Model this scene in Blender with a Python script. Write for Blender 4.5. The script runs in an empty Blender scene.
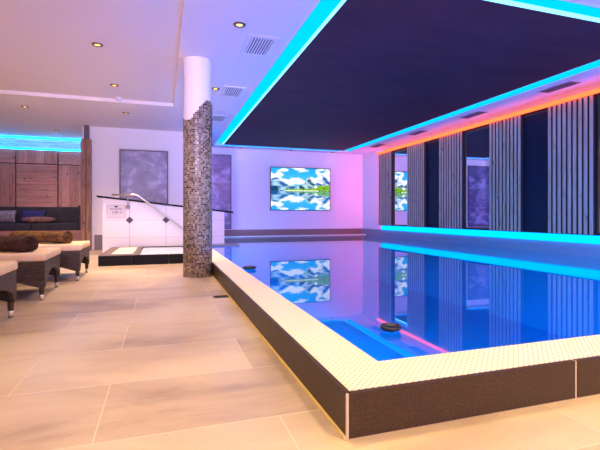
import bpy, bmesh, math, random
from mathutils import Vector, Matrix, noise as mnoise
random.seed(7)
S = bpy.context.scene
COL = S.collection
PI = math.pi
CAMZ, F, HV, YAW = 0.85, 420.0, 215.0, math.radians(18.07)
CO, SI = math.cos(YAW), math.sin(YAW)

def on_z(u, v, z):
    """photo pixel -> point on the horizontal plane z"""
    t = (z - CAMZ) * F / (HV - v); c = (u - 300) / F
    return ((c * CO + SI) * t, (CO - c * SI) * t, z)

# ------------------------------------------------------------------ shapes
class MB:
    def __init__(s):
        s.bm = bmesh.new()
    def box(s, x0, x1, y0, y1, z0, z1, bev=0.0, seg=2, M=None):
        r = bmesh.ops.create_cube(s.bm, size=1.0)
        vs = r['verts']
        for v in vs:
            v.co = Vector(((x0 + x1) / 2 + v.co.x * (x1 - x0), (y0 + y1) / 2 + v.co.y * (y1 - y0), (z0 + z1) / 2 + v.co.z * (z1 - z0)))
        if bev:
            es = list({e for v in vs for e in v.link_edges})
            rr = bmesh.ops.bevel(s.bm, geom=es, offset=bev, segments=seg, profile=0.6, affect='EDGES', clamp_overlap=True)
            vs = list({v for f in rr['faces'] for v in f.verts} | {v for v in vs if v.is_valid})
        if M is not None:
            for v in vs: v.co = M @ v.co
        return s
    def prism(s, pts, axis, lo, hi):
        """pts: 2D outline; axis is the extruded axis"""
        def mk(p, h):
            a, b = p
            return {'x': (h, a, b), 'y': (a, h, b), 'z': (a, b, h)}[axis]
        A = [s.bm.verts.new(mk(p, lo)) for p in pts]
        Bv = [s.bm.verts.new(mk(p, hi)) for p in pts]
        n = len(pts)
        s.bm.faces.new(A); s.bm.faces.new(list(reversed(Bv)))
        for i in range(n):
            s.bm.faces.new((A[i], Bv[i], Bv[(i + 1) % n], A[(i + 1) % n]))
        return s
    def tube(s, path, r, n=12, cap=True):
        path = [Vector(p) for p in path]; rings = []
        rs = r if isinstance(r, (list, tuple)) else [r] * len(path)
        up = Vector((0.13, 0.27, 0.95))
        for i, p in enumerate(path):
            d = ((path[min(i + 1, len(path) - 1)] - path[max(i - 1, 0)])).normalized()
            a = d.cross(up)
            if a.length < 1e-3: a = d.cross(Vector((1, 0, 0)))
            a.normalize(); b = d.cross(a)
            rings.append([s.bm.verts.new(p + (a * math.cos(2 * PI * k / n) + b * math.sin(2 * PI * k / n)) * rs[i]) for k in range(n)])
        for i in range(len(rings) - 1):
            for k in range(n):
                s.bm.faces.new((rings[i][k], rings[i][(k + 1) % n], rings[i + 1][(k + 1) % n], rings[i + 1][k]))
        if cap:
            s.bm.faces.new(rings[0]); s.bm.faces.new(list(reversed(rings[-1])))
        return s
    def lathe(s, prof, c, n=40):
        """prof: (radius, z) list"""
        rings = []
        for r, z in prof:
            if r < 1e-6: rings.append([s.bm.verts.new((c[0], c[1], c[2] + z))])
            else: rings.append([s.bm.verts.new((c[0] + r * math.cos(2 * PI * k / n), c[1] + r * math.sin(2 * PI * k / n), c[2] + z)) for k in range(n)])
        for a, b in zip(rings, rings[1:]):
            for k in range(n):
                q = [a[k % len(a)], a[(k + 1) % len(a)], b[(k + 1) % len(b)], b[k % len(b)]]
                q2 = []
                for v in q:
                    if v not in q2: q2.append(v)
                if len(q2) > 2: s.bm.faces.new(q2)
        return s
    def grid(s, fn, nu, nv, closed=False):
        g = [[s.bm.verts.new(fn(i / nu, j / nv)) for j in range(nv + 1)] for i in range(nu + 1)]
        for i in range(nu):
            for j in range(nv):
                s.bm.faces.new((g[i][j], g[i + 1][j], g[i + 1][j + 1], g[i][j + 1]))
        return s

ROOT = {}
def obj(name, mb, mat, parent=None, smooth=False, local=False):
    bm = mb.bm
    bmesh.ops.recalc_face_normals(bm, faces=bm.faces)
    if len(bm.faces) == 1:                       # the water sheet looks up
        bm.faces.ensure_lookup_table(); bm.normal_update()
        if bm.faces[0].normal.z < 0: bm.faces[0].normal_flip()
    me = bpy.data.meshes.new(name)
    if parent is not None:
        L = Vector((0, 0, 0)) if local else ROOT[parent.name]
    else:
        xs = [v.co for v in bm.verts]
        L = Vector(((min(v.x for v in xs) + max(v.x for v in xs)) / 2, (min(v.y for v in xs) + max(v.y for v in xs)) / 2, min(v.z for v in xs)))
    for v in bm.verts: v.co -= L
    bm.to_mesh(me); bm.free()
    if smooth:
        for p in me.polygons: p.use_smooth = True
    o = bpy.data.objects.new(name, me); COL.objects.link(o)
    if mat: me.materials.append(mat)
    if parent is not None:
        o.parent = parent; ROOT[o.name] = L
    else:
        o.location = L; ROOT[o.name] = L
    return o
def tag(o, label, cat, group=None):
    o['label'] = label; o['category'] = cat
    if group: o['group'] = group
    return o
def thing(name, label, cat, loc, rz=0.0, group=None):
    o = bpy.data.objects.new(name, None); COL.objects.link(o)
    o.location = loc; o.rotation_euler = (0, 0, rz); o.empty_display_size = 0.1
    ROOT[o.name] = Vector(loc)
    return tag(o, label, cat, group)
def struct(name, mb, mat, parent=None):
    o = obj(name, mb, mat, parent)
    if parent is None: o['kind'] = 'structure'
    return o
def dup(root, loc, label, rz=None):
    def cp(o, parent):
        c = o.copy(); COL.objects.link(c)
        if parent is not None: c.parent = parent
        for ch in o.children: cp(ch, c)
        return c
    r = cp(root, None)
    r.location = loc; r['label'] = label
    if rz is not None: r.rotation_euler = (0, 0, rz)
    return r

# ------------------------------------------------------------------ materials
def new_mat(name):
    m = bpy.data.materials.new(name); m.use_nodes = True
    nt = m.node_tree
    return m, nt, nt.nodes['Principled BSDF']
def mat(name, col, rough=0.5, metal=0.0, spec=0.5):
    m, nt, p = new_mat(name)
    p.inputs['Base Color'].default_value = (*col, 1); p.inputs['Roughness'].default_value = rough
    p.inputs['Metallic'].default_value = metal; p.inputs['Specular IOR Level'].default_value = spec
    return m
def emit(name, col, st):
    m = bpy.data.materials.new(name); m.use_nodes = True; nt = m.node_tree
    nt.nodes.remove(nt.nodes['Principled BSDF'])
    e = nt.nodes.new('ShaderNodeEmission'); e.inputs[0].default_value = (*col, 1); e.inputs[1].default_value = st
    nt.links.new(e.outputs[0], nt.nodes['Material Output'].inputs[0])
    return m
def N(nt, t, **kw):
    n = nt.nodes.new(t)
    for k, v in kw.items(): setattr(n, k, v)
    return n
def ramp(nt, fac, stops, const=False):
    r = N(nt, 'ShaderNodeValToRGB')
    if const: r.color_ramp.interpolation = 'CONSTANT'
    els = r.color_ramp.elements
    while len(els) < len(stops): els.new(0.5)
    for e, (p, c) in zip(els, stops): e.position = p; e.color = (*c, 1)
    nt.links.new(fac, r.inputs[0]); return r
def pos(nt, scale=(1, 1, 1), rot=(0, 0, 0), loc=(0, 0, 0), kind='geo'):
    mp = N(nt, 'ShaderNodeMapping'); mp.inputs['Scale'].default_value = scale
    mp.inputs['Rotation'].default_value = rot; mp.inputs['Location'].default_value = loc
    if kind == 'geo': nt.links.new(N(nt, 'ShaderNodeNewGeometry').outputs['Position'], mp.inputs[0])
    else: nt.links.new(N(nt, 'ShaderNodeTexCoord').outputs[kind], mp.inputs[0])
    return mp.outputs[0]
def noise(nt, vec, scale, detail=4, rough=0.55, dist=0.0):
    n = N(nt, 'ShaderNodeTexNoise'); n.inputs['Scale'].default_value = scale; n.inputs['Detail'].default_value = detail
    n.inputs['Roughness'].default_value = rough; n.inputs['Distortion'].default_value = dist
    nt.links.new(vec, n.inputs['Vector']); return n
def mixc(nt, fac, a, b, mode='MIX'):
    m = N(nt, 'ShaderNodeMix', data_type='RGBA', blend_type=mode)
    for s, v in ((0, fac), (6, a), (7, b)):
        if isinstance(v, bpy.types.NodeSocket): nt.links.new(v, m.inputs[s])
        elif s == 0: m.inputs[0].default_value = v
        else: m.inputs[s].default_value = (*v, 1)
    return m.outputs[2]
def bump(nt, p, h, strength=0.3, dist=0.01):
    b = N(nt, 'ShaderNodeBump'); b.inputs['Strength'].default_value = strength; b.inputs['Distance'].default_value = dist
    nt.links.new(h, b.inputs['Height']); nt.links.new(b.outputs[0], p.inputs['Normal'])
def mth(nt, op, a, b=None, c=None):
    m = N(nt, 'ShaderNodeMath', operation=op)
    for i, v in enumerate((a, b, c)):
        if v is None: continue
        if isinstance(v, bpy.types.NodeSocket): nt.links.new(v, m.inputs[i])
        else: m.inputs[i].default_value = v
    return m.outputs[0]

def plaster(name, col):
    m, nt, p = new_mat(name)
    n = noise(nt, pos(nt), 60, 3)
    p.inputs['Base Color'].default_value = (*col, 1); p.inputs['Roughness'].default_value = 0.8
    p.inputs['Specular IOR Level'].default_value = 0.2
    bump(nt, p, n.outputs[0], 0.06, 0.004)
    return m
M_wall = plaster('white_wall_paint', (0.80, 0.79, 0.80))
M_ceil = plaster('white_ceiling_paint', (0.84, 0.77, 0.77))

def floor_mat():
    m, nt, p = new_mat('beige_floor_tile')
    v = pos(nt, loc=(0.25, 0.02, 0))
    br = N(nt, 'ShaderNodeTexBrick'); br.offset = 0.38; br.offset_frequency = 2
    nt.links.new(v, br.inputs['Vector'])
    br.inputs['Scale'].default_value = 1.0; br.inputs['Brick Width'].default_value = 1.16; br.inputs['Row Height'].default_value = 0.58
    br.inputs['Mortar Size'].default_value = 0.003; br.inputs['Mortar Smooth'].default_value = 0.2
    br.inputs['Color1'].default_value = (0, 0, 0, 1); br.inputs['Color2'].default_value = (1, 1, 1, 1); br.inputs['Mortar'].default_value = (0.5, 0.5, 0.5, 1)
    a = noise(nt, pos(nt, scale=(0.7, 1.5, 1)), 1.3, 6, 0.6, 0.7)
    add = mth(nt, 'ADD', mth(nt, 'MULTIPLY', br.outputs['Color'], 0.20), a.outputs[0])
    r = ramp(nt, add, [(0.34, (0.27, 0.195, 0.15)), (0.52, (0.46, 0.355, 0.27)), (0.74, (0.60, 0.49, 0.37))])
    c = mixc(nt, br.outputs['Fac'], r.outputs[0], (0.66, 0.57, 0.46))
    nt.links.new(c, p.inputs['Base Color'])
    rr = ramp(nt, a.outputs[0], [(0.3, (0.30,) * 3), (0.7, (0.42,) * 3)])
    nt.links.new(rr.outputs[0], p.inputs['Roughness'])
    return m
M_floor = floor_mat()

def wood(name, c1, c2, cdark, grain='z', board=None, knots=5.0, rough=0.6):
    """weathered pine: long grain, knots; board = (axis, width) adds joints"""
    m, nt, p = new_mat(name)
    sc = {'z': (9, 9, 0.8), 'x': (0.8, 9, 9), 'y': (9, 0.8, 9)}[grain]
    a = noise(nt, pos(nt, scale=sc), 2.2, 6, 0.65, 1.2)
    r = ramp(nt, a.outputs[0], [(0.28, cdark), (0.45, c1), (0.62, c2)])
    ks = {'z': (1, 1, 0.55), 'x': (0.55, 1, 1), 'y': (1, 0.55, 1)}[grain]
    vo = N(nt, 'ShaderNodeTexVoronoi'); vo.inputs['Scale'].default_value = knots
    nt.links.new(pos(nt, scale=ks, loc=(0.3, 0.2, 0.7)), vo.inputs['Vector'])
    kf = ramp(nt, vo.outputs['Distance'], [(0.05, (1, 1, 1)), (0.14, (0, 0, 0))])
    c = mixc(nt, mth(nt, 'MULTIPLY', kf.outputs[0], 0.8), r.outputs[0], tuple(x * 0.35 for x in cdark))
    h = a.outputs[0]
    if board:
        ax, w = board
        sp = N(nt, 'ShaderNodeSeparateXYZ'); nt.links.new(N(nt, 'ShaderNodeNewGeometry').outputs['Position'], sp.inputs[0])
        q = mth(nt, 'DIVIDE', sp.outputs['xyz'.index(ax)], w)
        fr = mth(nt, 'FRACT', q)
        edge = mth(nt, 'LESS_THAN', mth(nt, 'ABSOLUTE', mth(nt, 'SUBTRACT', fr, 0.5)), 0.482)
        wn = N(nt, 'ShaderNodeTexWhiteNoise', noise_dimensions='1D'); nt.links.new(mth(nt, 'FLOOR', q), wn.inputs['W'])
        sh = ramp(nt, wn.outputs['Value'], [(0, (0.80,) * 3), (1, (1.1,) * 3)])
        c = mixc(nt, 1.0, c, sh.outputs[0], 'MULTIPLY')
        c = mixc(nt, edge, tuple(x * 0.7 for x in cdark), c)
    nt.links.new(c, p.inputs['Base Color']); p.inputs['Roughness'].default_value = rough
    p.inputs['Specular IOR Level'].default_value = 0.25
    bump(nt, p, h, 0.15, 0.004)
    return m
M_slat = wood('pine_slat', (0.60, 0.36, 0.25), (0.72, 0.46, 0.34), (0.42, 0.22, 0.15), 'z', None, 4.0)
M_woodv = wood('old_wood_upright_boards', (0.54, 0.26, 0.20), (0.64, 0.34, 0.26), (0.30, 0.13, 0.10), 'z', ('x', 0.21), 5.0)
M_woodh = wood('old_wood_level_boards', (0.53, 0.26, 0.20), (0.63, 0.33, 0.26), (0.30, 0.13, 0.10), 'x', ('z', 0.17), 5.0)
M_post = wood('post_wood', (0.24, 0.13, 0.09), (0.36, 0.2, 0.14), (0.10, 0.05, 0.035), 'z', None, 6.0)

def granite_mat():
    m, nt, p = new_mat('dark_granite')
    a = noise(nt, pos(nt), 190, 3, 0.7)
    b = noise(nt, pos(nt), 11, 4)
    r = ramp(nt, a.outputs[0], [(0.36, (0.010, 0.005, 0.003)), (0.53, (0.036, 0.019, 0.010)), (0.68, (0.20, 0.115, 0.055))])
    c = mixc(nt, b.outputs[0], r.outputs[0], (0.034, 0.017, 0.009))
    nt.links.new(c, p.inputs['Base Color']); p.inputs['Roughness'].default_value = 0.45
    return m
M_gran = granite_mat()
M_black = mat('black_polished_stone', (0.008, 0.008, 0.010), 0.6, 0, 0.15)
M_joint = mat('pale_joint_filler', (0.60, 0.55, 0.48), 0.7)
M_bead = mat('yellow_silicone', (0.72, 0.55, 0.25), 0.5)
M_skirt = mat('grey_brown_skirting_tile', (0.20, 0.155, 0.14), 0.45)

def coping_mat():
    m, nt, p = new_mat('perforated_cream_grating')
    sp = N(nt, 'ShaderNodeSeparateXYZ'); nt.links.new(N(nt, 'ShaderNodeNewGeometry').outputs['Position'], sp.inputs[0])
    pit = 0.030
    def lattice(off):
        fx = mth(nt, 'SUBTRACT', mth(nt, 'FRACT', mth(nt, 'ADD', mth(nt, 'DIVIDE', sp.outputs[0], pit), off)), 0.5)
        fy = mth(nt, 'SUBTRACT', mth(nt, 'FRACT', mth(nt, 'ADD', mth(nt, 'DIVIDE', sp.outputs[1], pit), off)), 0.5)
        return mth(nt, 'SQRT', mth(nt, 'ADD', mth(nt, 'POWER', mth(nt, 'ABSOLUTE', fx), 2.0), mth(nt, 'POWER', mth(nt, 'ABSOLUTE', fy), 2.0)))
    d = mth(nt, 'MINIMUM', lattice(0.0), lattice(0.5))
    hole = mth(nt, 'LESS_THAN', d, 0.15)
    c = mixc(nt, hole, (0.82, 0.77, 0.66), (0.28, 0.22, 0.16))
    nt.links.new(c, p.inputs['Base Color']); p.inputs['Roughness'].default_value = 0.55
    bump(nt, p, mth(nt, 'SUBTRACT', 1.0, hole), 0.4, 0.003)
    return m
M_coping = coping_mat()

def pooltile_mat(name, k):
    m, nt, p = new_mat(name)
    br = N(nt, 'ShaderNodeTexBrick'); br.offset = 0.0
    nt.links.new(pos(nt), br.inputs['Vector'])
    br.inputs['Scale'].default_value = 1.0; br.inputs['Brick Width'].default_value = 0.25; br.inputs['Row Height'].default_value = 0.25
    br.inputs['Mortar Size'].default_value = 0.004
    br.inputs['Color1'].default_value = (0.06 * k, 0.42 * k, 0.80 * k, 1); br.inputs['Color2'].default_value = (0.07 * k, 0.46 * k, 0.84 * k, 1); br.inputs['Mortar'].default_value = (0.2 * k, 0.45 * k, 0.8 * k, 1)
    nt.links.new(br.outputs['Color'], p.inputs['Base Color']); p.inputs['Roughness'].default_value = 0.4
    return m
M_ptile = pooltile_mat('blue_pool_tile', 0.72)
M_pfloor = pooltile_mat('brightened_pool_floor_tile', 1.15)  # same tile lightened to make up for weak lamp light on the floor

def water_mat():
    m = bpy.data.materials.new('pool_water'); m.use_nodes = True; nt = m.node_tree
    nt.nodes.remove(nt.nodes['Principled BSDF'])
    fr = N(nt, 'ShaderNodeFresnel'); fr.inputs['IOR'].default_value = 1.58
    tr = N(nt, 'ShaderNodeBsdfTransparent'); tr.inputs[0].default_value = (0.40, 0.72, 1.0, 1)
    gl = N(nt, 'ShaderNodeBsdfGlossy'); gl.inputs['Roughness'].default_value = 0.0; gl.inputs[0].default_value = (0.96, 0.98, 1, 1)
    mx = N(nt, 'ShaderNodeMixShader')
    nt.links.new(fr.outputs[0], mx.inputs[0]); nt.links.new(tr.outputs[0], mx.inputs[1]); nt.links.new(gl.outputs[0], mx.inputs[2])
    nt.links.new(mx.outputs[0], nt.nodes['Material Output'].inputs[0])
    return m
M_water = water_mat()

def mosaic_mat():
    m, nt, p = new_mat('mosaic_tiles')
    uv = N(nt, 'ShaderNodeUVMap')
    sp = N(nt, 'ShaderNodeSeparateXYZ'); nt.links.new(uv.outputs[0], sp.inputs[0])
    fl = N(nt, 'ShaderNodeVectorMath', operation='FLOOR'); nt.links.new(uv.outputs[0], fl.inputs[0])
    wn = N(nt, 'ShaderNodeTexWhiteNoise', noise_dimensions='2D'); nt.links.new(fl.outputs[0], wn.inputs['Vector'])
    r = ramp(nt, wn.outputs['Value'], [(0.0, (0.020, 0.014, 0.010)), (0.16, (0.075, 0.052, 0.036)), (0.34, (0.21, 0.165, 0.12)),
                                     (0.66, (0.31, 0.26, 0.20)), (0.84, (0.16, 0.14, 0.12)), (0.95, (0.42, 0.37, 0.30))], True)
    def e(o): return mth(nt, 'LESS_THAN', mth(nt, 'ABSOLUTE', mth(nt, 'SUBTRACT', mth(nt, 'FRACT', o), 0.5)), 0.43)
    ins = mth(nt, 'MULTIPLY', e(sp.outputs[0]), e(sp.outputs[1]))
    c = mixc(nt, ins, (0.30, 0.26, 0.21), r.outputs[0])
    nt.links.new(c, p.inputs['Base Color'])
    rg = ramp(nt, ins, [(0, (0.8,) * 3), (1, (0.22,) * 3)]); nt.links.new(rg.outputs[0], p.inputs['Roughness'])
    bump(nt, p, ins, 0.3, 0.002)
    return m
M_mosaic = mosaic_mat()

def marble_mat():
    m, nt, p = new_mat('clouded_violet_grey_stone')
    a = noise(nt, pos(nt, scale=(1, 1, 1.2)), 1.7, 9, 0.68, 1.1)
    r = ramp(nt, a.outputs[0], [(0.36, (0.09, 0.078, 0.15)), (0.50, (0.16, 0.14, 0.25)), (0.66, (0.42, 0.39, 0.58))])
    nt.links.new(r.outputs[0], p.inputs['Base Color']); p.inputs['Roughness'].default_value = 0.35
    return m
M_marble = marble_mat()

def wicker_mat():
    m, nt, p = new_mat('dark_brown_wicker')
    v = pos(nt, kind='Object')
    w = N(nt, 'ShaderNodeTexBrick'); w.offset = 0.5
    sp = N(nt, 'ShaderNodeSeparateXYZ'); nt.links.new(v, sp.inputs[0])
    cb = N(nt, 'ShaderNodeCombineXYZ'); nt.links.new(mth(nt, 'ADD', sp.outputs[0], sp.outputs[1]), cb.inputs[0]); nt.links.new(sp.outputs[2], cb.inputs[1])
    nt.links.new(cb.outputs[0], w.inputs['Vector'])
    w.inputs['Scale'].default_value = 1; w.inputs['Brick Width'].default_value = 0.034; w.inputs['Row Height'].default_value = 0.014
    w.inputs['Mortar Size'].default_value = 0.003; w.inputs['Mortar Smooth'].default_value = 0.8
    w.inputs['Color1'].default_value = (0.040, 0.026, 0.020, 1); w.inputs['Color2'].default_value = (0.095, 0.064, 0.05, 1); w.inputs['Mortar'].default_value = (0.006, 0.005, 0.005, 1)
    nt.links.new(w.outputs['Color'], p.inputs['Base Color']); p.inputs['Roughness'].default_value = 0.5
    bump(nt, p, mth(nt, 'SUBTRACT', 1.0, w.outputs['Fac']), 0.6, 0.004)
    return m
M_wicker = wicker_mat()

def fabric(name, col, col2=None, scale=9.0, rough=0.9):
    m, nt, p = new_mat(name)
    v = pos(nt, kind='Object')
    a = noise(nt, v, scale, 5, 0.65); b = noise(nt, v, 320, 2)
    c2 = col2 or tuple(x * 0.72 for x in col)
    r = ramp(nt, a.outputs[0], [(0.38, c2), (0.62, col)])
    nt.links.new(r.outputs[0], p.inputs['Base Color']); p.inputs['Roughness'].default_value = rough
    p.inputs['Specular IOR Level'].default_value = 0.15
    bump(nt, p, b.outputs[0], 0.25, 0.003)
    return m
M_cream = fabric('cream_cushion_cloth', (0.80, 0.64, 0.42), (0.74, 0.58, 0.37))
M_brown = fabric('brown_fleece', (0.085, 0.044, 0.030), (0.036, 0.019, 0.013), 14)
M_tan = fabric('tan_brown_fleece', (0.20, 0.10, 0.035), (0.07, 0.034, 0.014), 16)
M_sofa = fabric('charcoal_upholstery', (0.065, 0.060, 0.072), (0.05, 0.046, 0.056))
M_pgrey = fabric('grey_patterned_cloth', (0.36, 0.32, 0.36), (0.14, 0.12, 0.15), 22)
M_pblue = fabric('navy_cloth', (0.05, 0.045, 0.16), (0.03, 0.03, 0.10))
M_pbrown = fabric('rosy_brown_cloth', (0.34, 0.18, 0.16), (0.16, 0.08, 0.075), 12)
M_pviolet = fabric('violet_cloth', (0.10, 0.05, 0.22))
M_steel = mat('brushed_steel', (0.62, 0.60, 0.58), 0.28, 1.0)
M_cap = mat('pale_metal_cap', (0.75, 0.74, 0.72), 0.3, 0.6)
M_white = mat('white_plastic', (0.78, 0.77, 0.78), 0.45)
M_grille = mat('pale_grille_metal', (0.85, 0.80, 0.80), 0.5)
M_void = mat('dark_duct', (0.03, 0.028, 0.03), 0.9)
M_greygrille = mat('grey_duct_metal', (0.12, 0.11, 0.12), 0.7)
M_dark = mat('black_frame', (0.010, 0.010, 0.012), 0.4)
M_navy = mat('dark_navy_panel', (0.005, 0.005, 0.022), 0.55, 0, 0.3)
M_back = mat('dark_backing_board', (0.02, 0.016, 0.016), 0.8)
M_slatshade = mat('shaded_slat_sides', (0.05, 0.034, 0.03), 0.85)  # shade between the slats, put into the colour of their sides
M_mirror = mat('mirror_silver', (0.86, 0.88, 0.90), 0.015, 1.0)
M_brass = mat('bronze_ring', (0.22, 0.15, 0.10), 0.4, 0.8)
M_ink = mat('dark_violet_print', (0.05, 0.03, 0.08), 0.6)
M_stairtile = None
def sail_mat():
    m, nt, p = new_mat('dark_violet_stretch_panel')
    a = noise(nt, pos(nt, scale=(0.6, 2.2, 1)), 1.6, 5, 0.6)
    r = ramp(nt, a.outputs[0], [(0.35, (0.056, 0.019, 0.024)), (0.65, (0.074, 0.026, 0.032))])
    nt.links.new(r.outputs[0], p.inputs['Base Color']); p.inputs['Roughness'].default_value = 0.7
    p.inputs['Specular IOR Level'].default_value = 0.2
    return m
M_sail = sail_mat()
def stair_mat():
    m, nt, p = new_mat('white_wall_tile')
    sp = N(nt, 'ShaderNodeSeparateXYZ'); nt.links.new(N(nt, 'ShaderNodeNewGeometry').outputs['Position'], sp.inputs[0])
    def line(o, off, per):
        f = mth(nt, 'FRACT', mth(nt, 'DIVIDE', mth(nt, 'SUBTRACT', o, off), per))
        return mth(nt, 'LESS_THAN', mth(nt, 'MINIMUM', f, mth(nt, 'SUBTRACT', 1.0, f)), 0.008)
    g = mth(nt, 'MAXIMUM', line(sp.outputs[0], -0.69, 0.755), line(sp.outputs[2], 0.74, 0.38))
    c = mixc(nt, g, (0.80, 0.77, 0.80), (0.50, 0.46, 0.52))
    nt.links.new(c, p.inputs['Base Color']); p.inputs['Roughness'].default_value = 0.35
    return m
M_stair = stair_mat()

CYAN = emit('cyan_light', (0.10, 0.50, 1.0), 2.2)
COVE = emit('cyan_painted_cove_glow', (0.0, 0.25, 1.0), 1.3)
CYANLOW = emit('cyan_painted_wall_glow', (0.0, 0.25, 1.0), 1.6)
CYANNICHE = emit('cyan_niche_light', (0.0, 0.34, 1.0), 15.0)
RED = emit('orange_red_light', (1.0, 0.090, 0.026), 1.75)
PINK = emit('red_edge_light', (1.0, 0.03, 0.12), 14.0)
WARM = emit('warm_lamp', (1.0, 0.50, 0.12), 2.2)

# ------------------------------------------------------------------ room shell
Z1, Z2 = 3.0, 3.065         # lower and raised ceiling levels
XR, YB, YL = 6.75, 13.5, 11.25
PX0, PX1, PY0 = 0.940, XR, 1.726     # water extents
OX, OY = 0.660, 1.452                # outer corner of the pool curb
WZ = 0.160                          # water level
KZ = 0.175                          # curb height

mb = MB()
mb.box(-6, 7.0, -3, OY + .05, -0.12, 0); mb.box(-6, OX + .05, OY + .05, 9.30, -0.12, 0); mb.box(-6, 0.885, 9.30, 13.7, -0.12, 0)
struct('floor', mb, M_floor)
mb = MB()
mb.box(0.2, 1.5, -3, 13.7, Z1, 3.3); mb.box(6.0, 7.0, -3, 13.7, Z1, 3.3)
mb.box(1.5, 6.0, -3, 3.19, Z1, 3.3); mb.box(1.5, 6.0, 13.1, 13.7, Z1, 3.3)
mb.box(1.5, 6.0, 3.19, 13.1, 3.12, 3.3)
mb.box(-6, 0.2, 8.7, 13.7, Z1, 3.3); mb.box(-6, 0.2, -3, 8.7, Z2, 3.3)
struct('ceiling', mb, M_ceil)
mb = MB(); mb.box(0.885, 7.0, YB, YB + .2, -1.4, Z1); struct('wall_back', mb, M_wall)
mb = MB(); mb.box(XR, XR + .25, -3, YB, -1.4, Z1); struct('wall_right', mb, M_wall)
mb = MB(); mb.box(-1.66, 0.885, YL, YL + .2, 0, Z1); mb.box(0.70, 0.885, YL + .2, YB + .2, -0.1, Z1); struct('wall_middle', mb, M_wall)
mb = MB(); mb.box(-6.2, -6.0, -3, 13.7, 0, Z2); struct('wall_left', mb, M_wall)
wn_ = MB(); wn_.box(-6, 0.72, YB, YB + .2, 0, Z1); struct('wall_niche', wn_, mat('dark_niche_wall', (0.03, 0.018, 0.014), .8))
mb = MB(); mb.box(-5.9, -1.86, YB - .02, YB - .001, 2.70, 2.999); struct('trim_niche', mb, M_woodh)
mb = MB(); mb.box(-1.84, -1.66, YL, YB, 0, Z1); struct('wall_partition', mb, M_wall)
# tile skirtings
mb = MB(); mb.box(0.89, XR - .02, YB - .02, YB, WZ - .3, 0.375); struct('baseboard_back', mb, M_skirt)
mb = MB(); mb.box(XR - .006, XR, OY + .03, YB, WZ - .3, 0.372); struct('baseboard_right', mb, mat('pale_skirting_tile', (0.30, 0.28, 0.34), .3))
mb = MB(); mb.box(-1.58, 0.885, YL - .015, YL, 0, 0.365); struct('baseboard_middle', mb, M_skirt)

# ------------------------------------------------------------------ swimming pool
pool = thing('swimming_pool', 'large indoor swimming pool with cream perforated edge and dark granite curb', 'swimming pool', (3.7, 7.4, -1.4))
mb = MB()
mb.box(PX0 - .05, PX0, PY0, YB - .023, -1.398, 0.14); mb.box(PX0 - .05, PX1 - .008, PY0 - .05, PY0, -1.398, 0.14)
mb.box(PX1 - .0055, PX1 - .001, PY0, YB - .02, -1.3, -0.15); mb.box(PX0, PX1 - .02, YB - .019, YB - .001, -1.3, -0.15)
obj('basin_wall', mb, M_ptile, pool)
mb = MB(); mb.box(PX0, PX1 - .008, PY0, YB - .023, -1.4, -1.3); obj('basin_floor', mb, M_pfloor, pool)
mb = MB()
g = [(PX0, PY0), (PX1 - .007, PY0), (PX1 - .007, 13.22), (PX0, 13.22)]
vs = [mb.bm.verts.new((x, y, WZ)) for x, y in g]; mb.bm.faces.new(vs)
obj('water', mb, M_water, pool)
# concrete curb behind the stone, shows as the pale joints
mb = MB()
mb.box(OX + .003, PX0 - .101, OY + .003, 9.3, 0.0, KZ - .003); mb.box(PX0 - .101, XR - .008, OY + .003, PY0 - .101, 0.0, KZ - .003)
obj('curb', mb, M_joint, pool)
mb = MB()
mb.prism([(OX + .020, OY + .020), (XR - .008, OY + .020), (XR - .008, PY0), (PX0, PY0), (PX0, 9.3), (OX + .020, 9.3)], 'z', KZ - .03, KZ + .002)
obj('overflow_grating', mb, M_coping, pool)
mb = MB(); mb.box(PX0, PX1 - .008, 13.22, YB - .023, WZ - .06, KZ + .002); obj('far_edge', mb, M_coping, pool)
x = OX + .006
while x < XR - .05:
    x1 = min(x + 1.155, XR - .003)
    MBp = MB(); MBp.box(x, x1 - .006, OY, OY + .020, 0.002, KZ, .003); obj('granite_panel', MBp, M_gran, pool)
    x += 1.16
y = OY + .006
while y < 9.25:
    y1 = min(y + 1.155, 9.3)
    MBp = MB(); MBp.box(OX, OX + .020, y, y1 - .007, 0.002, KZ, .003); obj('granite_panel', MBp, M_gran, pool)
    y += 1.16
mb = MB(); mb.box(OX - .012, OX - .001, OY + .0, 9.3, 0.0005, 0.012); obj('joint_bead', mb, M_bead, pool)
mb = MB(); mb.box(OX - .003, OX + .007, OY - .003, OY + .007, 0.001, KZ - .001, .002); obj('corner_profile', mb, M_joint, pool)

# underwater lamps in the near and left basin walls (real pool lamps)
def area(name, loc, rot, sx, sy, col, e):
    l = bpy.data.lights.new(name, 'AREA'); l.shape = 'RECTANGLE'; l.size = sx; l.size_y = sy
    l.color = col; l.energy = e
    o = bpy.data.objects.new(name, l); COL.objects.link(o); o.location = loc; o.rotation_euler = rot
    return o
for k in range(4):
    area('pool_lamp', (PX0 + .02, 3.2 + 2.9 * k, -0.45), (0, -PI / 2 + .85, 0), 0.3, 0.3, (0.0, 0.50, 1.0), 85)
for k in range(3):
    area('pool_lamp', (2.1 + 1.7 * k, PY0 + .02, -0.45), (PI / 2 - .8, 0, 0), 0.3, 0.3, (0.0, 0.50, 1.0), 80)

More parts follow.
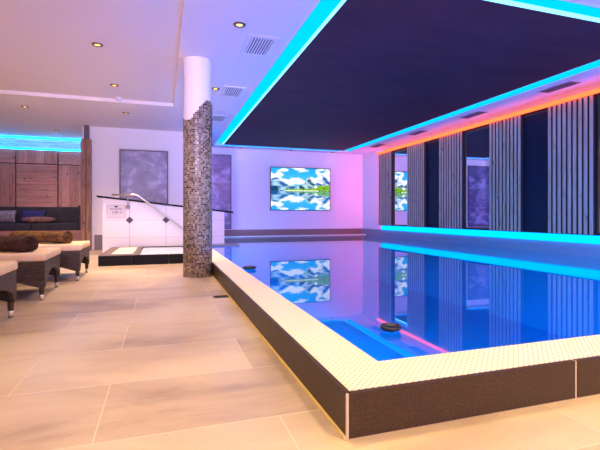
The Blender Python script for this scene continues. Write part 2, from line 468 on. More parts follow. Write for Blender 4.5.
# floats
for u, v, r, lb in ((249.5, 268.5, .088, 'dark round float on the water beside the left pool edge'), (390.5, 329.5, .062, 'dark round float on the water near the front pool corner')):
    p = on_z(u, v, WZ + .012)
    t = thing('pool_float', lb, 'pool float', (p[0], p[1], WZ + .001), 0, None)
    mb = MB(); mb.lathe([(0, -.012), (r * .7, -.012), (r, .004), (r, .018), (r * .86, .026), (r * .8, .024), (0, .026)], (p[0], p[1], WZ + .013), 32)
    obj('float_body', mb, mat('black_float_plastic', (0.012, 0.012, 0.02), 0.35), t, True)
    mb = MB(); mb.lathe([(0, .025), (r * .5, .025), (r * .5, .030), (r * .36, .034), (0, .034)], (p[0], p[1], WZ + .013), 24)
    obj('float_cap', mb, mat('slate_blue_plastic', (0.05, 0.06, 0.12), 0.4), t, True)

# ------------------------------------------------------------------ dark ceiling panel and its cove
sx0, sx1, sy0, sy1 = 1.75, 5.75, 3.43, 12.92
cp = thing('ceiling_panel', 'large dark violet ceiling panel hung over the pool with cyan glowing edge', 'ceiling panel', ((sx0 + sx1) / 2, (sy0 + sy1) / 2, 3.0))
mb = MB(); mb.box(sx0, sx1, sy0, sy1, 3.0, 3.05); obj('panel_board', mb, M_sail, cp)
mb = MB(); mb.box(sx0 + .15, sx1 - .15, sy0 + .15, sy1 - .15, 3.05, 3.119); obj('panel_mount', mb, M_dark, cp)
for nm, a in (('l', (sx0 - .012, sx0 - .001, sy0 - .012, sy1 + .012)), ('r', (sx1 + .001, sx1 + .012, sy0 - .012, sy1 + .012)),
              ('f', (sx0, sx1, sy0 - .012, sy0 - .001)), ('b', (sx0, sx1, sy1 + .001, sy1 + .012))):
    mb = MB(); mb.box(*a, 3.003, 3.046); obj('light_strip', mb, CYAN, cp)

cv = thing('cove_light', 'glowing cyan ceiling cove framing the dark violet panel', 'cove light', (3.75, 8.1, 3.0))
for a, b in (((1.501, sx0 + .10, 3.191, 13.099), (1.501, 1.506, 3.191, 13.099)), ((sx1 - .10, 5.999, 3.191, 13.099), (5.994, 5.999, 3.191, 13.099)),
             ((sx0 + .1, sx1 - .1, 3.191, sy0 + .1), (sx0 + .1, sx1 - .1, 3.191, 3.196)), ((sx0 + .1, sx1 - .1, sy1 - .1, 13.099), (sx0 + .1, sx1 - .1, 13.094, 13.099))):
    mb = MB(); mb.box(*a, 3.112, 3.119); mb.box(*b, 3.006, 3.112); obj('glow_surface', mb, COVE, cv)  # cove roof and outer faces emit the cyan glow that strips would cast

# ------------------------------------------------------------------ right wall: slats, mirrors, navy panels
SB, ST = 0.53, 2.79
slats = [(11.27, 12.09, 'slatted pine wall panel at the far end of the right wall'),
         (9.58, 10.42, 'slatted pine wall panel between the farthest narrow mirror and a navy panel'),
         (8.09, 8.97, 'slatted pine wall panel just beyond the middle mirror'),
         (6.41, 7.26, 'slatted pine wall panel between the middle mirror and the wide navy panel'),
         (4.96, 5.83, 'slatted pine wall panel nearest the camera, right of the wide navy panel')]
for y0, y1, lb in slats:
    t = thing('slat_panel', lb, 'slat panel', (6.66, (y0 + y1) / 2, SB), 0, 'slatted pine panels on the right wall')
    mb = MB(); mb.box(6.655, 6.72, y0, y1, SB, ST); obj('backing_board', mb, M_back, t)
    n = 9; pt = (y1 - y0) / n
    for k in range(n):
        c = y0 + pt * (k + .5)
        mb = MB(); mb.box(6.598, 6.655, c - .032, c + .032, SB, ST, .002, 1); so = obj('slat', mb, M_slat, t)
        so.data.materials.append(M_slatshade)
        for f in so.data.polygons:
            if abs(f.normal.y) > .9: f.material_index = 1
mirrors = [(10.42, 11.27, 'black-framed wall mirror reflecting the mountain lake picture'),
           (7.26, 8.09, 'black-framed wall mirror in the middle of the right wall, reflecting the stone picture'),
           (4.11, 4.96, 'black-framed wall mirror at the right edge of the photo')]
for y0, y1, lb in mirrors:
    t = thing('wall_mirror', lb, 'mirror', (6.68, (y0 + y1) / 2, SB), 0, 'mirrors between the slat panels')
    mb = MB(); mb.box(6.665, 6.72, y0 + .025, y1 - .025, SB + .025, ST - .025); obj('mirror_glass', mb, M_mirror, t)
    mb = MB()
    for a in ((y0 + .002, y0 + .03, SB, ST), (y1 - .03, y1 - .002, SB, ST), (y0 + .03, y1 - .03, SB, SB + .03), (y0 + .03, y1 - .03, ST - .06, ST)):
        mb.box(6.64, 6.72, *a)
    obj('frame', mb, M_dark, t)
for y0, y1, lb in ((8.97, 9.58, 'dark navy wall panel farther along the right wall'), (5.83, 6.41, 'dark navy wall panel nearer the camera between two slat panels')):
    t = thing('navy_panel', lb, 'wall panel', (6.69, (y0 + y1) / 2, SB), 0, 'dark navy panels on the right wall')
    mb = MB(); mb.box(6.665, 6.72, y0, y1, SB, ST); obj('panel_board', mb, M_navy, t)
    mb = MB(); mb.box(6.645, 6.72, y0, y1, ST - .05, ST + .0); obj('top_trim', mb, M_dark, t)
LY0, LY1 = 2.5, 12.09
t = thing('red_light_strip', 'orange red light strip running under the ceiling above the slats', 'light strip', (6.62, 7.3, ST))
mb = MB(); mb.box(6.605, 6.74, LY0, LY1, ST + .001, ST + .012); obj('strip_rail', mb, M_dark, t)
mb = MB(); mb.box(6.545, 6.60, LY0, LY1, ST + .004, ST + .075, .01); obj('glow_surface', mb, RED, t)
mb = MB(); mb.box(6.645, 6.72, LY1 + .004, LY1 + .016, SB, ST); obj('end_diffuser', mb, PINK, t)
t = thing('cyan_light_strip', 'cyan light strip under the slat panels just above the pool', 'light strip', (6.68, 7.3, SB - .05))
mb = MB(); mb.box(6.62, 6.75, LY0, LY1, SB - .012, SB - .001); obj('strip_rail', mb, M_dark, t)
mb = MB(); mb.box(6.690, 6.743, LY0, LY1, .376, SB - .013, .006); obj('glow_surface', mb, CYANLOW, t)  # tall emissive face stands in for the wall lit by the strip

# ------------------------------------------------------------------ backlit lake picture
def fbm(x, y, o=5, seed=0.0):
    return sum(mnoise.noise(Vector((x * 2 ** k, y * 2 ** k, seed + k * 7.3))) / 2 ** k for k in range(o))
def mix(a, b, f):
    f = max(0, min(1, f)); return tuple(x + (y - x) * f for x, y in zip(a, b))
def ridge(s):
    return 0.30 + 0.10 * math.sin(s * 9 + .6) + 0.10 * fbm(s * 5, 1.7, 5, 3.0)
def scene_col(s, h):
    """s across 0..1, h 0 at the shore .. 1 at the top"""
    c = mix((0.10, 0.55, 0.90), (0.01, 0.33, 0.78), h)
    cl = 1.3 * fbm(s * 4.5, h * 3.0 + .4, 5, 1.0) + .62 - 1.1 * abs(h - .62) - .35 * math.exp(-((s - .62) / .1) ** 2)
    c = mix(c, (0.95, 0.98, 1.0), (cl - .26) * 3.0)
    if h < ridge(s) + .14 * math.exp(-((s - .05) / .16) ** 2):
        c = mix((0.02, 0.10, 0.30), (0.36, 0.58, 0.80), .5 + 1.5 * fbm(s * 8, h * 10, 4, 9.0))
    pk = 0.62 * math.exp(-abs(s - .64) / .14) + .05 * fbm(s * 14, 0, 4, 5.5)
    if h < pk:
        c = mix((0.02, 0.07, 0.11), (0.42, 0.62, 0.70), .42 + 1.6 * fbm(s * 13 + h * 5, h * 6, 4, 2.0))
    rm = 1.25 * max(0, (s - .70) / .30) ** .8 + .07 * fbm(s * 9, 2.2, 4, 6.1)
    if s > .70 and h < rm:
        c = mix((0.03, 0.12, 0.40), (0.9, 0.95, 1.0), .48 + 1.9 * fbm(s * 6 + h * 4, h * 3 - s * 3, 5, 4.0))
    tr = .085 + .14 * max(0, s - .45) + .03 * fbm(s * 30, 0, 3, 8.0) + (.10 if s > .78 else 0) + (.10 if s < .1 else 0)
    if .24 < s and h < tr:
        c = mix((0.03, 0.16, 0.02), (0.30, 0.56, 0.04), .5 + 1.4 * fbm(s * 25, h * 25, 3, 11.0))
    elif s < .12 and h < tr: c = (0.01, 0.05, 0.14)
    if h < .016 and .22 < s < .8: c = mix((0.7, 0.85, 0.4), (0.95, 0.95, 0.8), .5 + fbm(s * 40, 0, 2, 1))
    return c
pxl, pxr, pzt, pzb = 3.38, 5.47, 2.425, 1.02
t = thing('lake_picture', 'backlit picture of a mountain lake mirroring peaks and clouds, on the back wall', 'picture', ((pxl + pxr) / 2, YB, pzb))
mb = MB(); mb.box(pxl - .02, pxr + .02, YB - .055, YB - .001, pzb - .02, pzt + .02, .005); obj('frame', mb, M_dark, t)
NXp, NZp = 132, 88
me = bpy.data.meshes.new('screen')
L = ROOT[t.name]
vv = []; ff = []; cc = []
for i in range(NXp + 1):
    for j in range(NZp + 1):
        vv.append((pxl + (pxr - pxl) * i / NXp - L.x, YB - .0565 - L.y, pzb + (pzt - pzb) * j / NZp - L.z))
        s, q = i / NXp, j / NZp
        SH = .46
        if q >= SH: c = scene_col(s, (q - SH) / (1 - SH))
        else:
            c = scene_col(s + .006 * math.sin(q * 160), (SH - q) / SH * .95)
            c = mix(c, (0.02, 0.22, 0.60), .22)
        cc.append(c)
for i in range(NXp):
    for j in range(NZp):
        a = i * (NZp + 1) + j; ff.append((a, a + NZp + 1, a + NZp + 2, a + 1))
me.from_pydata(vv, [], ff)
ca = me.color_attributes.new('picture', 'FLOAT_COLOR', 'POINT')
for k, c in enumerate(cc): ca.data[k].color = (*c, 1)
m = bpy.data.materials.new('backlit_print'); m.use_nodes = True; nt = m.node_tree; nt.nodes.remove(nt.nodes['Principled BSDF'])
e = N(nt, 'ShaderNodeEmission'); at = N(nt, 'ShaderNodeAttribute', attribute_name='picture'); nt.links.new(at.outputs['Color'], e.inputs[0]); e.inputs[1].default_value = 0.58
nt.links.new(e.outputs[0], nt.nodes['Material Output'].inputs[0]); me.materials.append(m)
o = bpy.data.objects.new('screen', me); COL.objects.link(o); o.parent = t

# ------------------------------------------------------------------ stone pictures
for (x0, x1, z0, z1, yw, lb) in ((-1.02, 0.125, 0.55, 2.475, YL, 'dark-framed clouded stone panel on the wall left of the column'),
                                 (0.96, 2.08, 0.40, 2.77, YB, 'dark-framed clouded stone panel half hidden behind the mosaic column')):
    t = thing('stone_picture', lb, 'wall panel', ((x0 + x1) / 2, yw, z0), 0, 'clouded stone wall panels')
    mb = MB(); mb.box(x0 + .03, x1 - .03, yw - .035, yw - .001, z0 + .03, z1 - .03); obj('stone_slab', mb, M_marble, t)
    mb = MB()
    for a in ((x0, x0 + .03, z0, z1), (x1 - .03, x1, z0, z1), (x0 + .03, x1 - .03, z0, z0 + .03), (x0 + .03, x1 - .03, z1 - .03, z1)):
        mb.box(a[0], a[1], yw - .045, yw - .001, a[2], a[3])
    obj('frame', mb, mat('violet_grey_frame', (0.07, 0.055, 0.085), 0.45), t)

# ------------------------------------------------------------------ mosaic column
cx, cy = 0.4615, 6.02
col_t = thing('mosaic_column', 'round white column clad in brown mosaic with a stepped upper edge', 'column', (cx, cy, 0))
mb = MB(); mb.lathe([(0.191, 0.0), (0.191, Z1 - .001)], (cx, cy, 0), 64); obj('shaft', mb, M_wall, col_t, True)
bm = bmesh.new(); uvl = bm.loops.layers.uv.new('UVMap')
NC = 48; R1 = 0.198; TS = 0.0252
def top_rows(k):
    a = 2 * PI * k / NC
    a0 = math.atan2(0 - cy, 0 - cx)             # direction facing the viewer
    d = (a - a0 + PI) % (2 * PI) - PI           # + towards the pool side
    h = 2.285 + .15 * math.sin(d * 1.0) + .05 * math.sin(2.9 * d + .2)
    return int(round(h / TS))
rows = [top_rows(k) for k in range(NC)]
def pt(k, z, r): a = 2 * PI * k / NC; return bm.verts.new((cx + r * math.cos(a), cy + r * math.sin(a), z))
for k in range(NC):
    h = rows[k]
    vs = [pt(k, 0, R1), pt(k + 1, 0, R1), pt(k + 1, h * TS, R1), pt(k, h * TS, R1)]
    f = bm.faces.new(vs)
    for lo, uv in zip(f.loops, ((k, 0), (k + 1, 0), (k + 1, h), (k, h))): lo[uvl].uv = uv
    f = bm.faces.new([pt(k, h * TS, R1), pt(k + 1, h * TS, R1), pt(k + 1, h * TS, .1905), pt(k, h * TS, .1905)])
    for lo in f.loops: lo[uvl].uv = (k + .5, h + .5)
    h2 = rows[(k + 1) % NC]
    if h2 != h:
        lo_, hi_ = sorted((h, h2))
        f = bm.faces.new([pt(k + 1, lo_ * TS, R1), pt(k + 1, hi_ * TS, R1), pt(k + 1, hi_ * TS, .1905), pt(k + 1, lo_ * TS, .1905)])
        for lo in f.loops: lo[uvl].uv = (k + .5, h + .5)
w = MB(); w.bm.free(); w.bm = bm
obj('mosaic_cladding', w, M_mosaic, col_t)

# ------------------------------------------------------------------ stair wall, cap, sign, rail
YW = 9.85
def capz(x): return 1.262 + (x + 1.34) * (0.925 - 1.262) / 2.90
sw = thing('stair_wall', 'white tiled low stair wall with sloping black cap beside the pool', 'low wall', (0, YW + .1, 0))
mb = MB()
mb.prism([(-1.23, 0.0), (0.885, 0.0), (0.885, 0.165), (1.36, 0.165), (1.36, capz(1.36) - .03), (-1.23, capz(-1.23) - .03)], 'y', YW, YW + .2)
obj('tiled_wall', mb, M_stair, sw)
mb = MB(); mb.prism([(-1.34, capz(-1.34) - .032), (1.56, capz(1.56) - .032), (1.56, capz(1.56) + .006), (-1.34, capz(-1.34) + .006)], 'y', YW - .04, YW + .24)
obj('cap', mb, M_black, sw)
for x in (-0.69, 0.065):
    mb = MB(); d = .078
    mb.prism([(x - d, .74), (x, .74 - d), (x + d, .74), (x, .74 + d)], 'y', YW - .006, YW - .0005)
    obj('diamond_tile', mb, mat('dark_inlay', (0.035, 0.025, 0.045), 0.4), sw)
sg = thing('depth_sign', 'small white sign with dark print reading pool depth on the stair wall', 'sign', (-0.96, YW, .79))
mb = MB(); mb.box(-1.153, -0.768, YW - .008, YW - .0005, .79, 1.078, .002); obj('sign_board', mb, mat('pale_sign_plate', (0.66, 0.62, 0.68), .5), sg)
mb = MB()
for a in ((-1.145, -.776, .798, .802), (-1.145, -.776, 1.066, 1.070), (-1.145, -1.141, .798, 1.07), (-.780, -.776, .798, 1.07)):
    mb.box(a[0], a[1], YW - .0095, YW - .0075, a[2], a[3])
obj('sign_border', mb, mat('grey_violet_line', (0.30, 0.26, 0.34), .5), sg)
mb = MB(); mb.prism([(-.985, 1.012), (-.935, 1.012), (-.930, 1.03), (-.935, 1.048), (-.985, 1.048), (-.990, 1.03)], 'y', YW - .0105, YW - .0075); obj('emblem', mb, M_ink, sg)
def text(name, s, x, z, size, y, parent, m):
    cu = bpy.data.curves.new('lettering', 'FONT'); cu.body = s; cu.size = size; cu.align_x = 'CENTER'; cu.extrude = .001
    to = bpy.data.objects.new('lettering_source', cu); COL.objects.link(to)
    bpy.context.view_layer.update()
    me = bpy.data.meshes.new_from_object(to.evaluated_get(bpy.context.evaluated_depsgraph_get()))
    COL.objects.unlink(to); bpy.data.objects.remove(to)
    me.transform(Matrix.Translation(Vector((x, y, z)) - ROOT[parent.name]) @ Matrix.Rotation(PI / 2, 4, 'X'))
    me.materials.clear(); me.materials.append(m); me.name = name
    o = bpy.data.objects.new(name, me); COL.objects.link(o); o.parent = parent; return o
text('lettering', 'Beckentiefe', -.96, .965, .052, YW - .0095, sg, M_ink)
text('lettering', '1,50', -.985, .885, .075, YW - .0095, sg, M_ink)
text('lettering', 'm', -.865, .885, .075, YW - .0095, sg, M_ink)

hr = thing('handrail', 'brushed steel handrail sloping down along the stair wall', 'handrail', (0, YW - .12, 0.17))
yr = YW - .13
mb = MB(); mb.tube([(-1.03, yr, 1.283), (-.56, yr, 1.283), (-.52, yr, 1.275), (-.48, yr, 1.25), (.72, yr, .315), (.76, yr, .27), (.775, yr, .22), (.775, yr, .189)], .022, 14)
obj('rail', mb, M_steel, hr, True)
mb = MB(); mb.tube([(-.72, yr, 1.265), (-.72, yr, 1.07), (-.72, yr + .02, 1.035), (-.72, yr + .05, 1.02), (-.72, YW - .012, 1.02)], .013, 12); obj('bracket', mb, M_steel, hr, True)
mb = MB(); mb.tube([(-.72, YW - .022, 1.02), (-.72, YW - .0005, 1.02)], .045, 24); obj('rosette', mb, M_steel, hr, True)

# foot basin
fb = thing('foot_basin', 'low black-tiled foot basin with pale mat in front of stair wall', 'foot basin', (0, 8.7, 0))
bx0, bx1, by0, by1, bz = -1.02, 0.635, 7.64, 9.72, .165
mb = MB()
for k, (a, b) in enumerate(((bx0, -.47), (-.462, .09), (.098, bx1))): mb.box(a, b, by0, by0 + .12, 0, bz, .003)
mb.box(bx0, bx0 + .10, by0 + .12, by1, 0, bz); mb.box(bx1 - .10, bx1, by0 + .12, by1, 0, bz); mb.box(bx0 + .1, bx1 - .1, by1 - .08, by1, 0, bz)
obj('tiled_rim', mb, M_black, fb)
mb = MB(); mb.box(bx0 + .1, bx1 - .1, by0 + .12, by1 - .08, 0, .12); obj('basin_floor', mb, mat('white_basin_tile', (0.62, 0.62, 0.68), .3), fb)
mb = MB()
for a in ((bx0 + .0, bx0 + .17, by0 + .0, by1 - .1), (-.50, -.40, by0, by1 - .1), (bx0 + .17, -.50, by0, by0 + .28), (bx0 + .17, -.50, by1 - .35, by1 - .1)):
    mb.box(a[0], a[1], a[2], a[3], bz + .0005, bz + .010)
obj('mat_frame', mb, mat('brown_violet_stone', (0.12, 0.08, 0.08), .5), fb)
mb = MB(); mb.box(bx0 + .17, -.50, by0 + .28, by1 - .35, .12, bz + .014, .01); obj('foot_mat', mb, mat('cream_mat', (0.75, 0.68, 0.56), .8), fb)
mb = MB(); mb.box(-.398, bx1 - .102, by0 + .122, by1 - .082, .121, .152); obj('basin_water', mb, mat('basin_water', (0.55, 0.65, 0.78), .05), fb)
mb = MB(); mb.box(OX - .015, 1.62, 9.31, 9.80, .163, .188, .006); tag(obj('stone_ledge', mb, mat('grey_stone_ledge', (0.20, 0.18, 0.19), .4)), 'thin grey stone ledge reaching over the water behind the column', 'ledge')

# floor drain
p = on_z(221.5, 296.8, .0)
t = thing('floor_drain', 'small dark metal drain in the floor beside the column', 'drain', (p[0], p[1], 0))
mb = MB(); mb.box(p[0] - .085, p[0] + .085, p[1] - .06, p[1] + .06, .0004, .004); obj('drain_frame', mb, M_greygrille, t)
mb = MB()
for k in range(6): mb.box(p[0] - .07, p[0] + .07, p[1] - .05 + .018 * k, p[1] - .04 + .018 * k, .004, .006)
obj('drain_grid', mb, M_void, t)

# ------------------------------------------------------------------ wooden niche: panels, light, post
px = [(-5.90, -4.895), (-4.865, -3.865), (-3.835, -2.835), (-2.805, -1.85)]
wl = ['upright board wood panel at the left end of the niche wall', 'upright board wood panel left of the level-board panel',
      'level-board wood panel in the middle of the niche wall', 'upright board wood panel beside the post']
for i, (a, b) in enumerate(px):
    if i == 0: continue
    lvl = (i == 2)
    mb = MB(); mb.box(a, b, YB - .10, YB - .001, .02, 2.262, .004)
    tag(obj('wood_panel', mb, M_woodh if lvl else M_woodv), wl[i] + ' behind the sofa', 'wood panel', 'wood wall panels of the niche')
    mb = MB(); mb.box(a, b, YB - .10, YB - .001, 2.285, 2.67, .004)
    tag(obj('wood_panel', mb, M_woodv if lvl else M_woodh), 'short top-row wood panel above the ' + wl[i], 'wood panel', 'wood wall panels of the niche')
mb = MB(); mb.box(-4.875, -1.86, YB - .085, YB - .03, 2.672, 2.70, .008)
mb3 = MB(); mb3.box(-4.875, -1.86, YB - .16, YB - .12, 2.975, 2.998, .004)
mb2 = MB(); mb2.box(-4.875, -1.86, YB - .03, YB - .001, 2.672, 2.69)
t = thing('niche_light_strip', 'cyan light strip along the top of the niche wood wall', 'light strip', (-3.4, YB - .05, 2.672))
obj('glow_surface', mb, CYANNICHE, t); obj('glow_surface', mb3, CYANNICHE, t); obj('strip_rail', mb2, M_dark, t)
t = thing('wooden_post', 'tall dark wooden post at the end of the niche partition', 'post', (-1.74, YL - .1, 0))
mb = MB(); mb.box(-1.79, -1.69, YL - .14, YL - .005, 0, 2.99); obj('core', mb, mat('dark_post_core', (0.10, 0.08, 0.10), .6), t)
mb = MB(); mb.box(-1.855, -1.755, YL - .17, YL - .145, 0, 2.66, .003); obj('plank', mb, M_post, t)
mb = MB(); mb.box(-1.735, -1.640, YL - .17, YL - .145, 0, 2.66, .003); obj('plank', mb, M_post, t)
mb = MB(); mb.box(-1.665, -1.640, YL - .143, YL - .005, 0, 2.66, .003); obj('side_plank', mb, M_post, t)

# ------------------------------------------------------------------ sofa and its cushions
sf = thing('bench_sofa', 'charcoal upholstered bench sofa on a wooden base in the niche', 'sofa', (-3.5, 13.0, 0))
X0, X1 = -5.6, -2.08
mb = MB(); mb.box(X0, X1 - .03, 12.58, YB - .105, 0, .44); obj('base', mb, M_woodh, sf)
for a, b in ((X0, -3.285), (-3.275, X1 - .09)):
    mb = MB(); mb.box(a, b, 12.55, 13.20, .445, .635, .03, 3); obj('seat_cushion', mb, M_sofa, sf, True)
    mb = MB(); mb.box(a, b, 13.18, YB - .105, .55, 1.075, .025, 3); obj('backrest', mb, M_sofa, sf, True)
mb = MB(); mb.box(X1 - .085, X1, 12.56, YB - .105, .44, 1.11, .02); obj('armrest', mb, M_sofa, sf)

def pillow(name, w, h, th, m, loc, rot, label):
    mb = MB(); n = 18
    for sgn in (1, -1):
        def fn(i, j, sgn=sgn):
            a, b = i * 2 - 1, j * 2 - 1
            k = (max(0, 1 - abs(a) ** 3.2) * max(0, 1 - abs(b) ** 3.2)) ** .5
            pin = 1 - .07 * (1 - abs(a)) * abs(b) ** 4
            pin2 = 1 - .07 * (1 - abs(b)) * abs(a) ** 4
            return Vector((a * w / 2 * pin2, sgn * k * th / 2, b * h / 2 * pin))
        mb.grid(fn, n, n)
    bmesh.ops.remove_doubles(mb.bm, verts=mb.bm.verts, dist=1e-5)
    M = Matrix.Translation(loc) @ rot
    for v in mb.bm.verts: v.co = M @ v.co
    return tag(obj(name, mb, m, None, True), label, 'pillow', 'pillows on the bench sofa')
RX = lambda a: Matrix.Rotation(a, 4, 'X')
pillow('pillow', .62, .36, .15, M_pgrey, (-4.03, 12.98, .81), RX(-.42), 'grey patterned pillow at the left end of the sofa')
pillow('pillow', .60, .36, .14, M_pblue, (-3.34, 13.04, .815), RX(-.35), 'navy pillow leaning on the sofa backrest')
pillow('pillow', .80, .30, .16, M_pbrown, (-3.12, 12.74, .722), RX(PI / 2 - .1), 'rosy brown pillow lying flat on the sofa seat')

# ------------------------------------------------------------------ wicker loungers
LW, LL = .88, 1.95
def arch(x0, x1, zt, zc, za, leg, ex=.45):
    pts = [(x0, zt), (x0, zc), (x0 + leg, zc)]
    for k in range(1, 12):
        q = k / 12; pts.append((x0 + leg + (x1 - x0 - 2 * leg) * q, zc + (za - zc) * math.sin(PI * q) ** ex))
    pts += [(x1 - leg, zc), (x1, zc), (x1, zt)]
    return pts
def make_lounger(loc, rz, label):
    t = thing('wicker_lounger', label, 'lounger', loc, rz, 'wicker loungers along the left side')
    h = LW / 2
    for yy in (-h, h - .03):
        mb = MB(); mb.prism(arch(-LL, 0, .385, .13, .22, .06), 'y', yy, yy + .03); obj('side_panel', mb, M_wicker, t, local=True)
    mb = MB(); mb.prism(arch(-h + .03, h - .03, .385, .13, .28, .022), 'x', -.03, 0); obj('foot_panel', mb, M_wicker, t, local=True)
    mb = MB(); mb.prism(arch(-h + .03, h - .03, .385, .13, .28, .022), 'x', -LL, -LL + .03); obj('head_panel', mb, M_wicker, t, local=True)
    mb = MB(); mb.box(-LL + .03, -.03, -h + .03, h - .03, .33, .384); obj('deck', mb, M_wicker, t, local=True)
    for X in (-.033, -LL + .033):
        for Y in (-h + .033, h - .033):
            mb = MB(); mb.tube([(X, Y, .14), (X, Y, .055)], [.026, .021], 12); lg = obj('leg', mb, M_wicker, t, True, True)
            mb = MB(); mb.tube([(X, Y, .056), (X, Y, .008)], [.0215, .018], 14); cp_ = obj('metal_cap', mb, M_cap, lg, True, True)
            mb = MB(); mb.tube([(X, Y, .009), (X, Y, 0)], [.018, .018], 14); obj('rubber_tip', mb, M_dark, lg, True, True)
    mb = MB(); mb.box(-1.20, .012, -h - .008, h + .008, .388, .468, .028, 4); cu = obj('mattress', mb, M_cream, t, True, True)
    # raised head section
    Mh = Matrix.Translation((-1.20, 0, .43)) @ Matrix.Rotation(math.radians(-0), 4, 'Y')
    mb = MB(); mb.box(-.72, 0.005, -h - .005, h + .005, -.042, .038, .028, 4, Matrix.Translation((-1.195, 0, .432)) @ Matrix.Rotation(math.radians(22), 4, 'Y')); obj('head_cushion', mb, M_cream, t, True, True)
    for yy in (-h + .1, h - .14):
        mb = MB(); mb.box(-1.80, -1.76, yy, yy + .04, .385, .62); obj('back_support', mb, M_dark, t, local=True)
    return t
l1 = make_lounger((-1.160, 3.66, 0), math.radians(1.5), 'dark wicker lounger nearest the camera, with bare cream cushion')
l2 = dup(l1, (-1.140, 5.20, 0), 'dark wicker lounger in the middle of the row holding a dark brown roll', math.radians(3.0))
l3 = dup(l1, (-1.030, 6.48, 0), 'dark wicker lounger farthest back in the row, holding a lighter brown roll', math.radians(1.3))

def roll(name, m, loc, ang, length, R, label):
    mb = MB(); turns = 4.0; n = 150; th = .0125; r0 = .018; pitch = (R - r0) / turns
    outer, inner = [], []
    for i in range(n + 1):
        a = i / n * turns * 2 * PI; r = r0 + pitch * a / (2 * PI)
        wob = 1 + .03 * math.sin(3 * a + 1) + .02 * math.sin(7 * a)
        outer.append((-r * math.cos(a) * 1.22 * wob, r * math.sin(a) * .88 * wob)); ri = r - th
        inner.append((-ri * math.cos(a) * 1.22 * wob, ri * math.sin(a) * .88 * wob))
    K = 9; rings = []
    for s in range(K + 1):
        q = s / K
        ring = []
        for side in (outer, inner):
            for i, (a, b) in enumerate(side):
                endj = .012 * math.sin(i * .19 + s) if s == 0 else 0
                sag = 1 + .035 * math.sin(q * 9 + i * .05)
                ring.append(mb.bm.verts.new((-q * length + (endj if s == 0 else 0), a * sag, b * sag)))
        rings.append(ring)
    n1 = n + 1
    for s in range(K):
        A, Bv = rings[s], rings[s + 1]
        for i in range(n):
            mb.bm.faces.new((A[i], A[i + 1], Bv[i + 1], Bv[i]))
            mb.bm.faces.new((A[n1 + i + 1], A[n1 + i], Bv[n1 + i], Bv[n1 + i + 1]))
        mb.bm.faces.new((A[n], A[n1 + n], Bv[n1 + n], Bv[n])); mb.bm.faces.new((A[0], Bv[0], Bv[n1], A[n1]))
    for s in (0, K):
        A = rings[s]
        for i in range(n): mb.bm.faces.new((A[i], A[i + 1], A[n1 + i + 1], A[n1 + i]))
    M = Matrix.Translation(loc) @ Matrix.Rotation(ang, 4, 'Z')
    for v in mb.bm.verts: v.co = M @ v.co
    return tag(obj(name, mb, m, None, True), label, 'blanket', 'rolled blankets on the loungers')
roll('rolled_blanket', M_brown, (-1.300, 4.96, .558), math.radians(-33), .66, .100, 'dark brown rolled blanket on the middle lounger')
roll('rolled_blanket', M_tan, (-1.20, 6.28, .560), math.radians(-27), .80, .100, 'golden brown rolled blanket on the farthest lounger')

# ------------------------------------------------------------------ ceiling fittings
EN = {114: 190, 126: 120, 215: 130, 57: 40, 25: 60, 97: 60, 239: 70}
def spot_lamp(x, y, z, label, e=55):
    t = thing('ceiling_spotlight', label, 'ceiling light', (x, y, z), 0, 'recessed ceiling spotlights')
    mb = MB(); mb.lathe([(.034, -.002), (.042, -.014), (.066, -.010), (.070, -.003), (.070, -.0003), (.034, -.0003)], (x, y, z), 28); obj('ring', mb, M_brass, t, True)
    mb = MB(); mb.lathe([(0, -.006), (.034, -.006), (.034, -.0005), (0, -.0005)], (x, y, z), 24); obj('lens', mb, WARM, t)
    l = bpy.data.lights.new('spot_beam', 'SPOT'); l.energy = e; l.color = (1.0, .66, .34); l.spot_size = math.radians(110); l.spot_blend = .9; l.shadow_soft_size = .05
    o = bpy.data.objects.new('spot_beam', l); COL.objects.link(o); o.location = (x, y, z - .03)
for u, v, z, lb in ((97.5, 44.5, Z2, 'recessed ceiling spotlight, large warm one left of the column'),
                    (114.5, 85, Z2, 'recessed ceiling spotlight just before the smoke detector'),
                    (25, 106.5, Z1, 'recessed ceiling spotlight at the left edge before the niche'),
                    (126, 113, Z1, 'recessed ceiling spotlight just beyond the smoke detector'),
                    (239.5, 24.5, Z1, 'recessed ceiling spotlight beside the nearest square vent'),
                    (215.5, 88.5, Z1, 'recessed ceiling spotlight beside the column top'),
                    (57, 131, Z1, 'recessed ceiling spotlight over the niche sofa'),
                    (239, 149.3, Z1, 'recessed ceiling spotlight left in the row above the back wall'),
                    (288.5, 151.6, Z1, 'recessed ceiling spotlight above the lake picture'),
                    (330, 153.2, Z1, 'recessed ceiling spotlight right in the row above the back wall')):
    p = on_z(u, v, z)
    far = p[1] > 12.4
    spot_lamp(p[0], min(p[1], YB - .16), z, lb, 0.6 if far and u > 200 else EN.get(int(u), 60))

p = on_z(119.5, 99.8, Z1 if False else Z2)
t = thing('smoke_detector', 'small white round smoke detector on the ceiling', 'smoke detector', (p[0], min(p[1], 8.6), Z2))
q = (p[0], min(p[1], 8.6), Z2)
mb = MB(); mb.lathe([(.07, -.0005), (.07, -.015), (.06, -.02)], q, 28); mb.lathe([(.06, -.02), (0, -.02)], q, 28); obj('base_ring', mb, M_white, t, True)
mb = MB(); mb.lathe([(.052, -.02), (.05, -.04), (.03, -.05), (0, -.052)], q, 28); obj('sensor_head', mb, M_white, t, True)

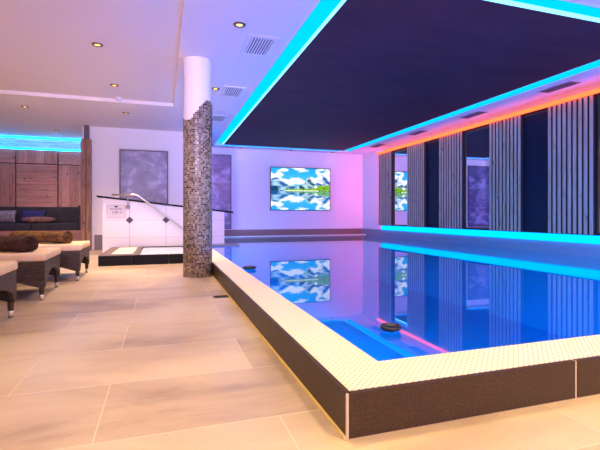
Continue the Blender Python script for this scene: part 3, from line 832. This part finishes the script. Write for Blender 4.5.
for k, yc in enumerate((5.24, 7.33, 9.44)):
    lb = ('square white ceiling vent nearest the camera', 'square white ceiling vent second from the camera, beside the cyan cove', 'square white ceiling vent farthest back beside the column')[k]
    x0, x1, y0, y1 = .97, 1.345, yc - .32, yc + .32
    t = thing('ceiling_vent', lb, 'air vent', ((x0 + x1) / 2, yc, Z1), 0, 'square vents left of the cove')
    mb = MB()
    for a in ((x0, x0 + .05, y0, y1), (x1 - .05, x1, y0, y1), (x0 + .05, x1 - .05, y0, y0 + .06), (x0 + .05, x1 - .05, y1 - .06, y1)): mb.box(a[0], a[1], a[2], a[3], Z1 - .014, Z1 - .0005)
    obj('frame', mb, M_grille, t)
    mb = MB(); mb.box(x0 + .05, x1 - .05, y0 + .06, y1 - .06, Z1 - .004, Z1 - .0005); obj('duct', mb, M_void, t)
    for i in range(8):
        xx = x0 + .068 + i * .0342
        mb = MB(); mb.box(xx - .0095, xx + .0095, y0 + .06, y1 - .06, Z1 - .012, Z1 - .005); obj('louvre', mb, M_grille, t)
for k, yc in enumerate((5.36, 7.41, 9.47, 11.6)):
    lb = ('grey slot vent above the slats, nearest the camera', 'grey slot vent above the slats, second from the camera', 'grey slot vent above the slats, third from the camera', 'grey slot vent above the slats, farthest from the camera')[k]
    x0, x1, y0, y1 = 6.20, 6.44, yc - .31, yc + .31
    t = thing('slot_vent', lb, 'air vent', ((x0 + x1) / 2, yc, Z1), 0, 'slot vents above the slat panels')
    mb = MB()
    for a in ((x0, x0 + .02, y0, y1), (x1 - .02, x1, y0, y1), (x0 + .02, x1 - .02, y0, y0 + .02), (x0 + .02, x1 - .02, y1 - .02, y1)): mb.box(a[0], a[1], a[2], a[3], Z1 - .010, Z1 - .0005)
    obj('frame', mb, mat('mauve_metal', (0.4, 0.36, 0.4), .5), t)
    mb = MB(); mb.box(x0 + .02, x1 - .02, y0 + .02, y1 - .02, Z1 - .004, Z1 - .0005); obj('duct', mb, M_void, t)
    for i in range(7):
        xx = x0 + .035 + i * .0285
        mb = MB(); mb.box(xx - .008, xx + .008, y0 + .02, y1 - .02, Z1 - .009, Z1 - .005); obj('louvre', mb, M_greygrille, t)

# warm fill spots added overhead out of view, without fittings
for x, y, en in ((-3.6, 1.2, 40), (-1.2, 0.4, 60), (1.6, 0.3, 150), (4.2, 0.5, 175), (-3.6, 4.2, 25), (0.35, 2.3, 110), (-3.0, 7.4, 40)):
    l = bpy.data.lights.new('added_fill_spot', 'SPOT'); l.energy = en; l.color = (1.0, .72, .17); l.spot_size = math.radians(120); l.spot_blend = .9; l.shadow_soft_size = .05
    o = bpy.data.objects.new('added_fill_spot', l); COL.objects.link(o); o.location = (x, y, 2.96)

# ------------------------------------------------------------------ world, camera, view
W = bpy.data.worlds.new('World'); S.world = W; W.use_nodes = True
W.node_tree.nodes['Background'].inputs[0].default_value = (0.88, 0.50, 0.72, 1)
W.node_tree.nodes['Background'].inputs[1].default_value = 0.95
# coloured fill spots added behind the camera to tint the far walls
for loc, to, colr, en, sz in (((-1.0, -1.5, 2.8), (-.6, 11.2, 1.7), (.74, .58, 1.0), 850, 34), ((2.6, -1.5, 2.85), (4.2, 13.5, 1.7), (.90, .40, .95), 1000, 40)):
    l = bpy.data.lights.new('added_wash_fill', 'SPOT'); l.energy = en; l.color = colr; l.spot_size = math.radians(sz); l.spot_blend = .8; l.shadow_soft_size = .12
    o = bpy.data.objects.new('added_wash_fill', l); COL.objects.link(o); o.location = loc
    o.rotation_euler = (Vector(to) - Vector(loc)).to_track_quat('-Z', 'Y').to_euler()
cam = bpy.data.cameras.new('Camera'); co = bpy.data.objects.new('Camera', cam); COL.objects.link(co)
co.location = (0, 0, CAMZ); co.rotation_euler = (PI / 2, 0, -YAW)
cam.sensor_fit = 'HORIZONTAL'; cam.sensor_width = 36; cam.lens = 36 * F / 600
cam.shift_y = -(225 - HV) / 600
cam.clip_start = .05
S.camera = co
S.view_settings.view_transform = 'Standard'; S.view_settings.look = 'None'; S.view_settings.gamma = 1.0
S.view_settings.use_curve_mapping = False; S.view_settings.exposure = 1.25
S.cycles.use_denoising = True
S.cycles.max_bounces = 10; S.cycles.diffuse_bounces = 5; S.cycles.glossy_bounces = 6; S.cycles.transparent_max_bounces = 8
S.cycles.sample_clamp_indirect = 6.0
S.cycles.caustics_reflective = False; S.cycles.caustics_refractive = False
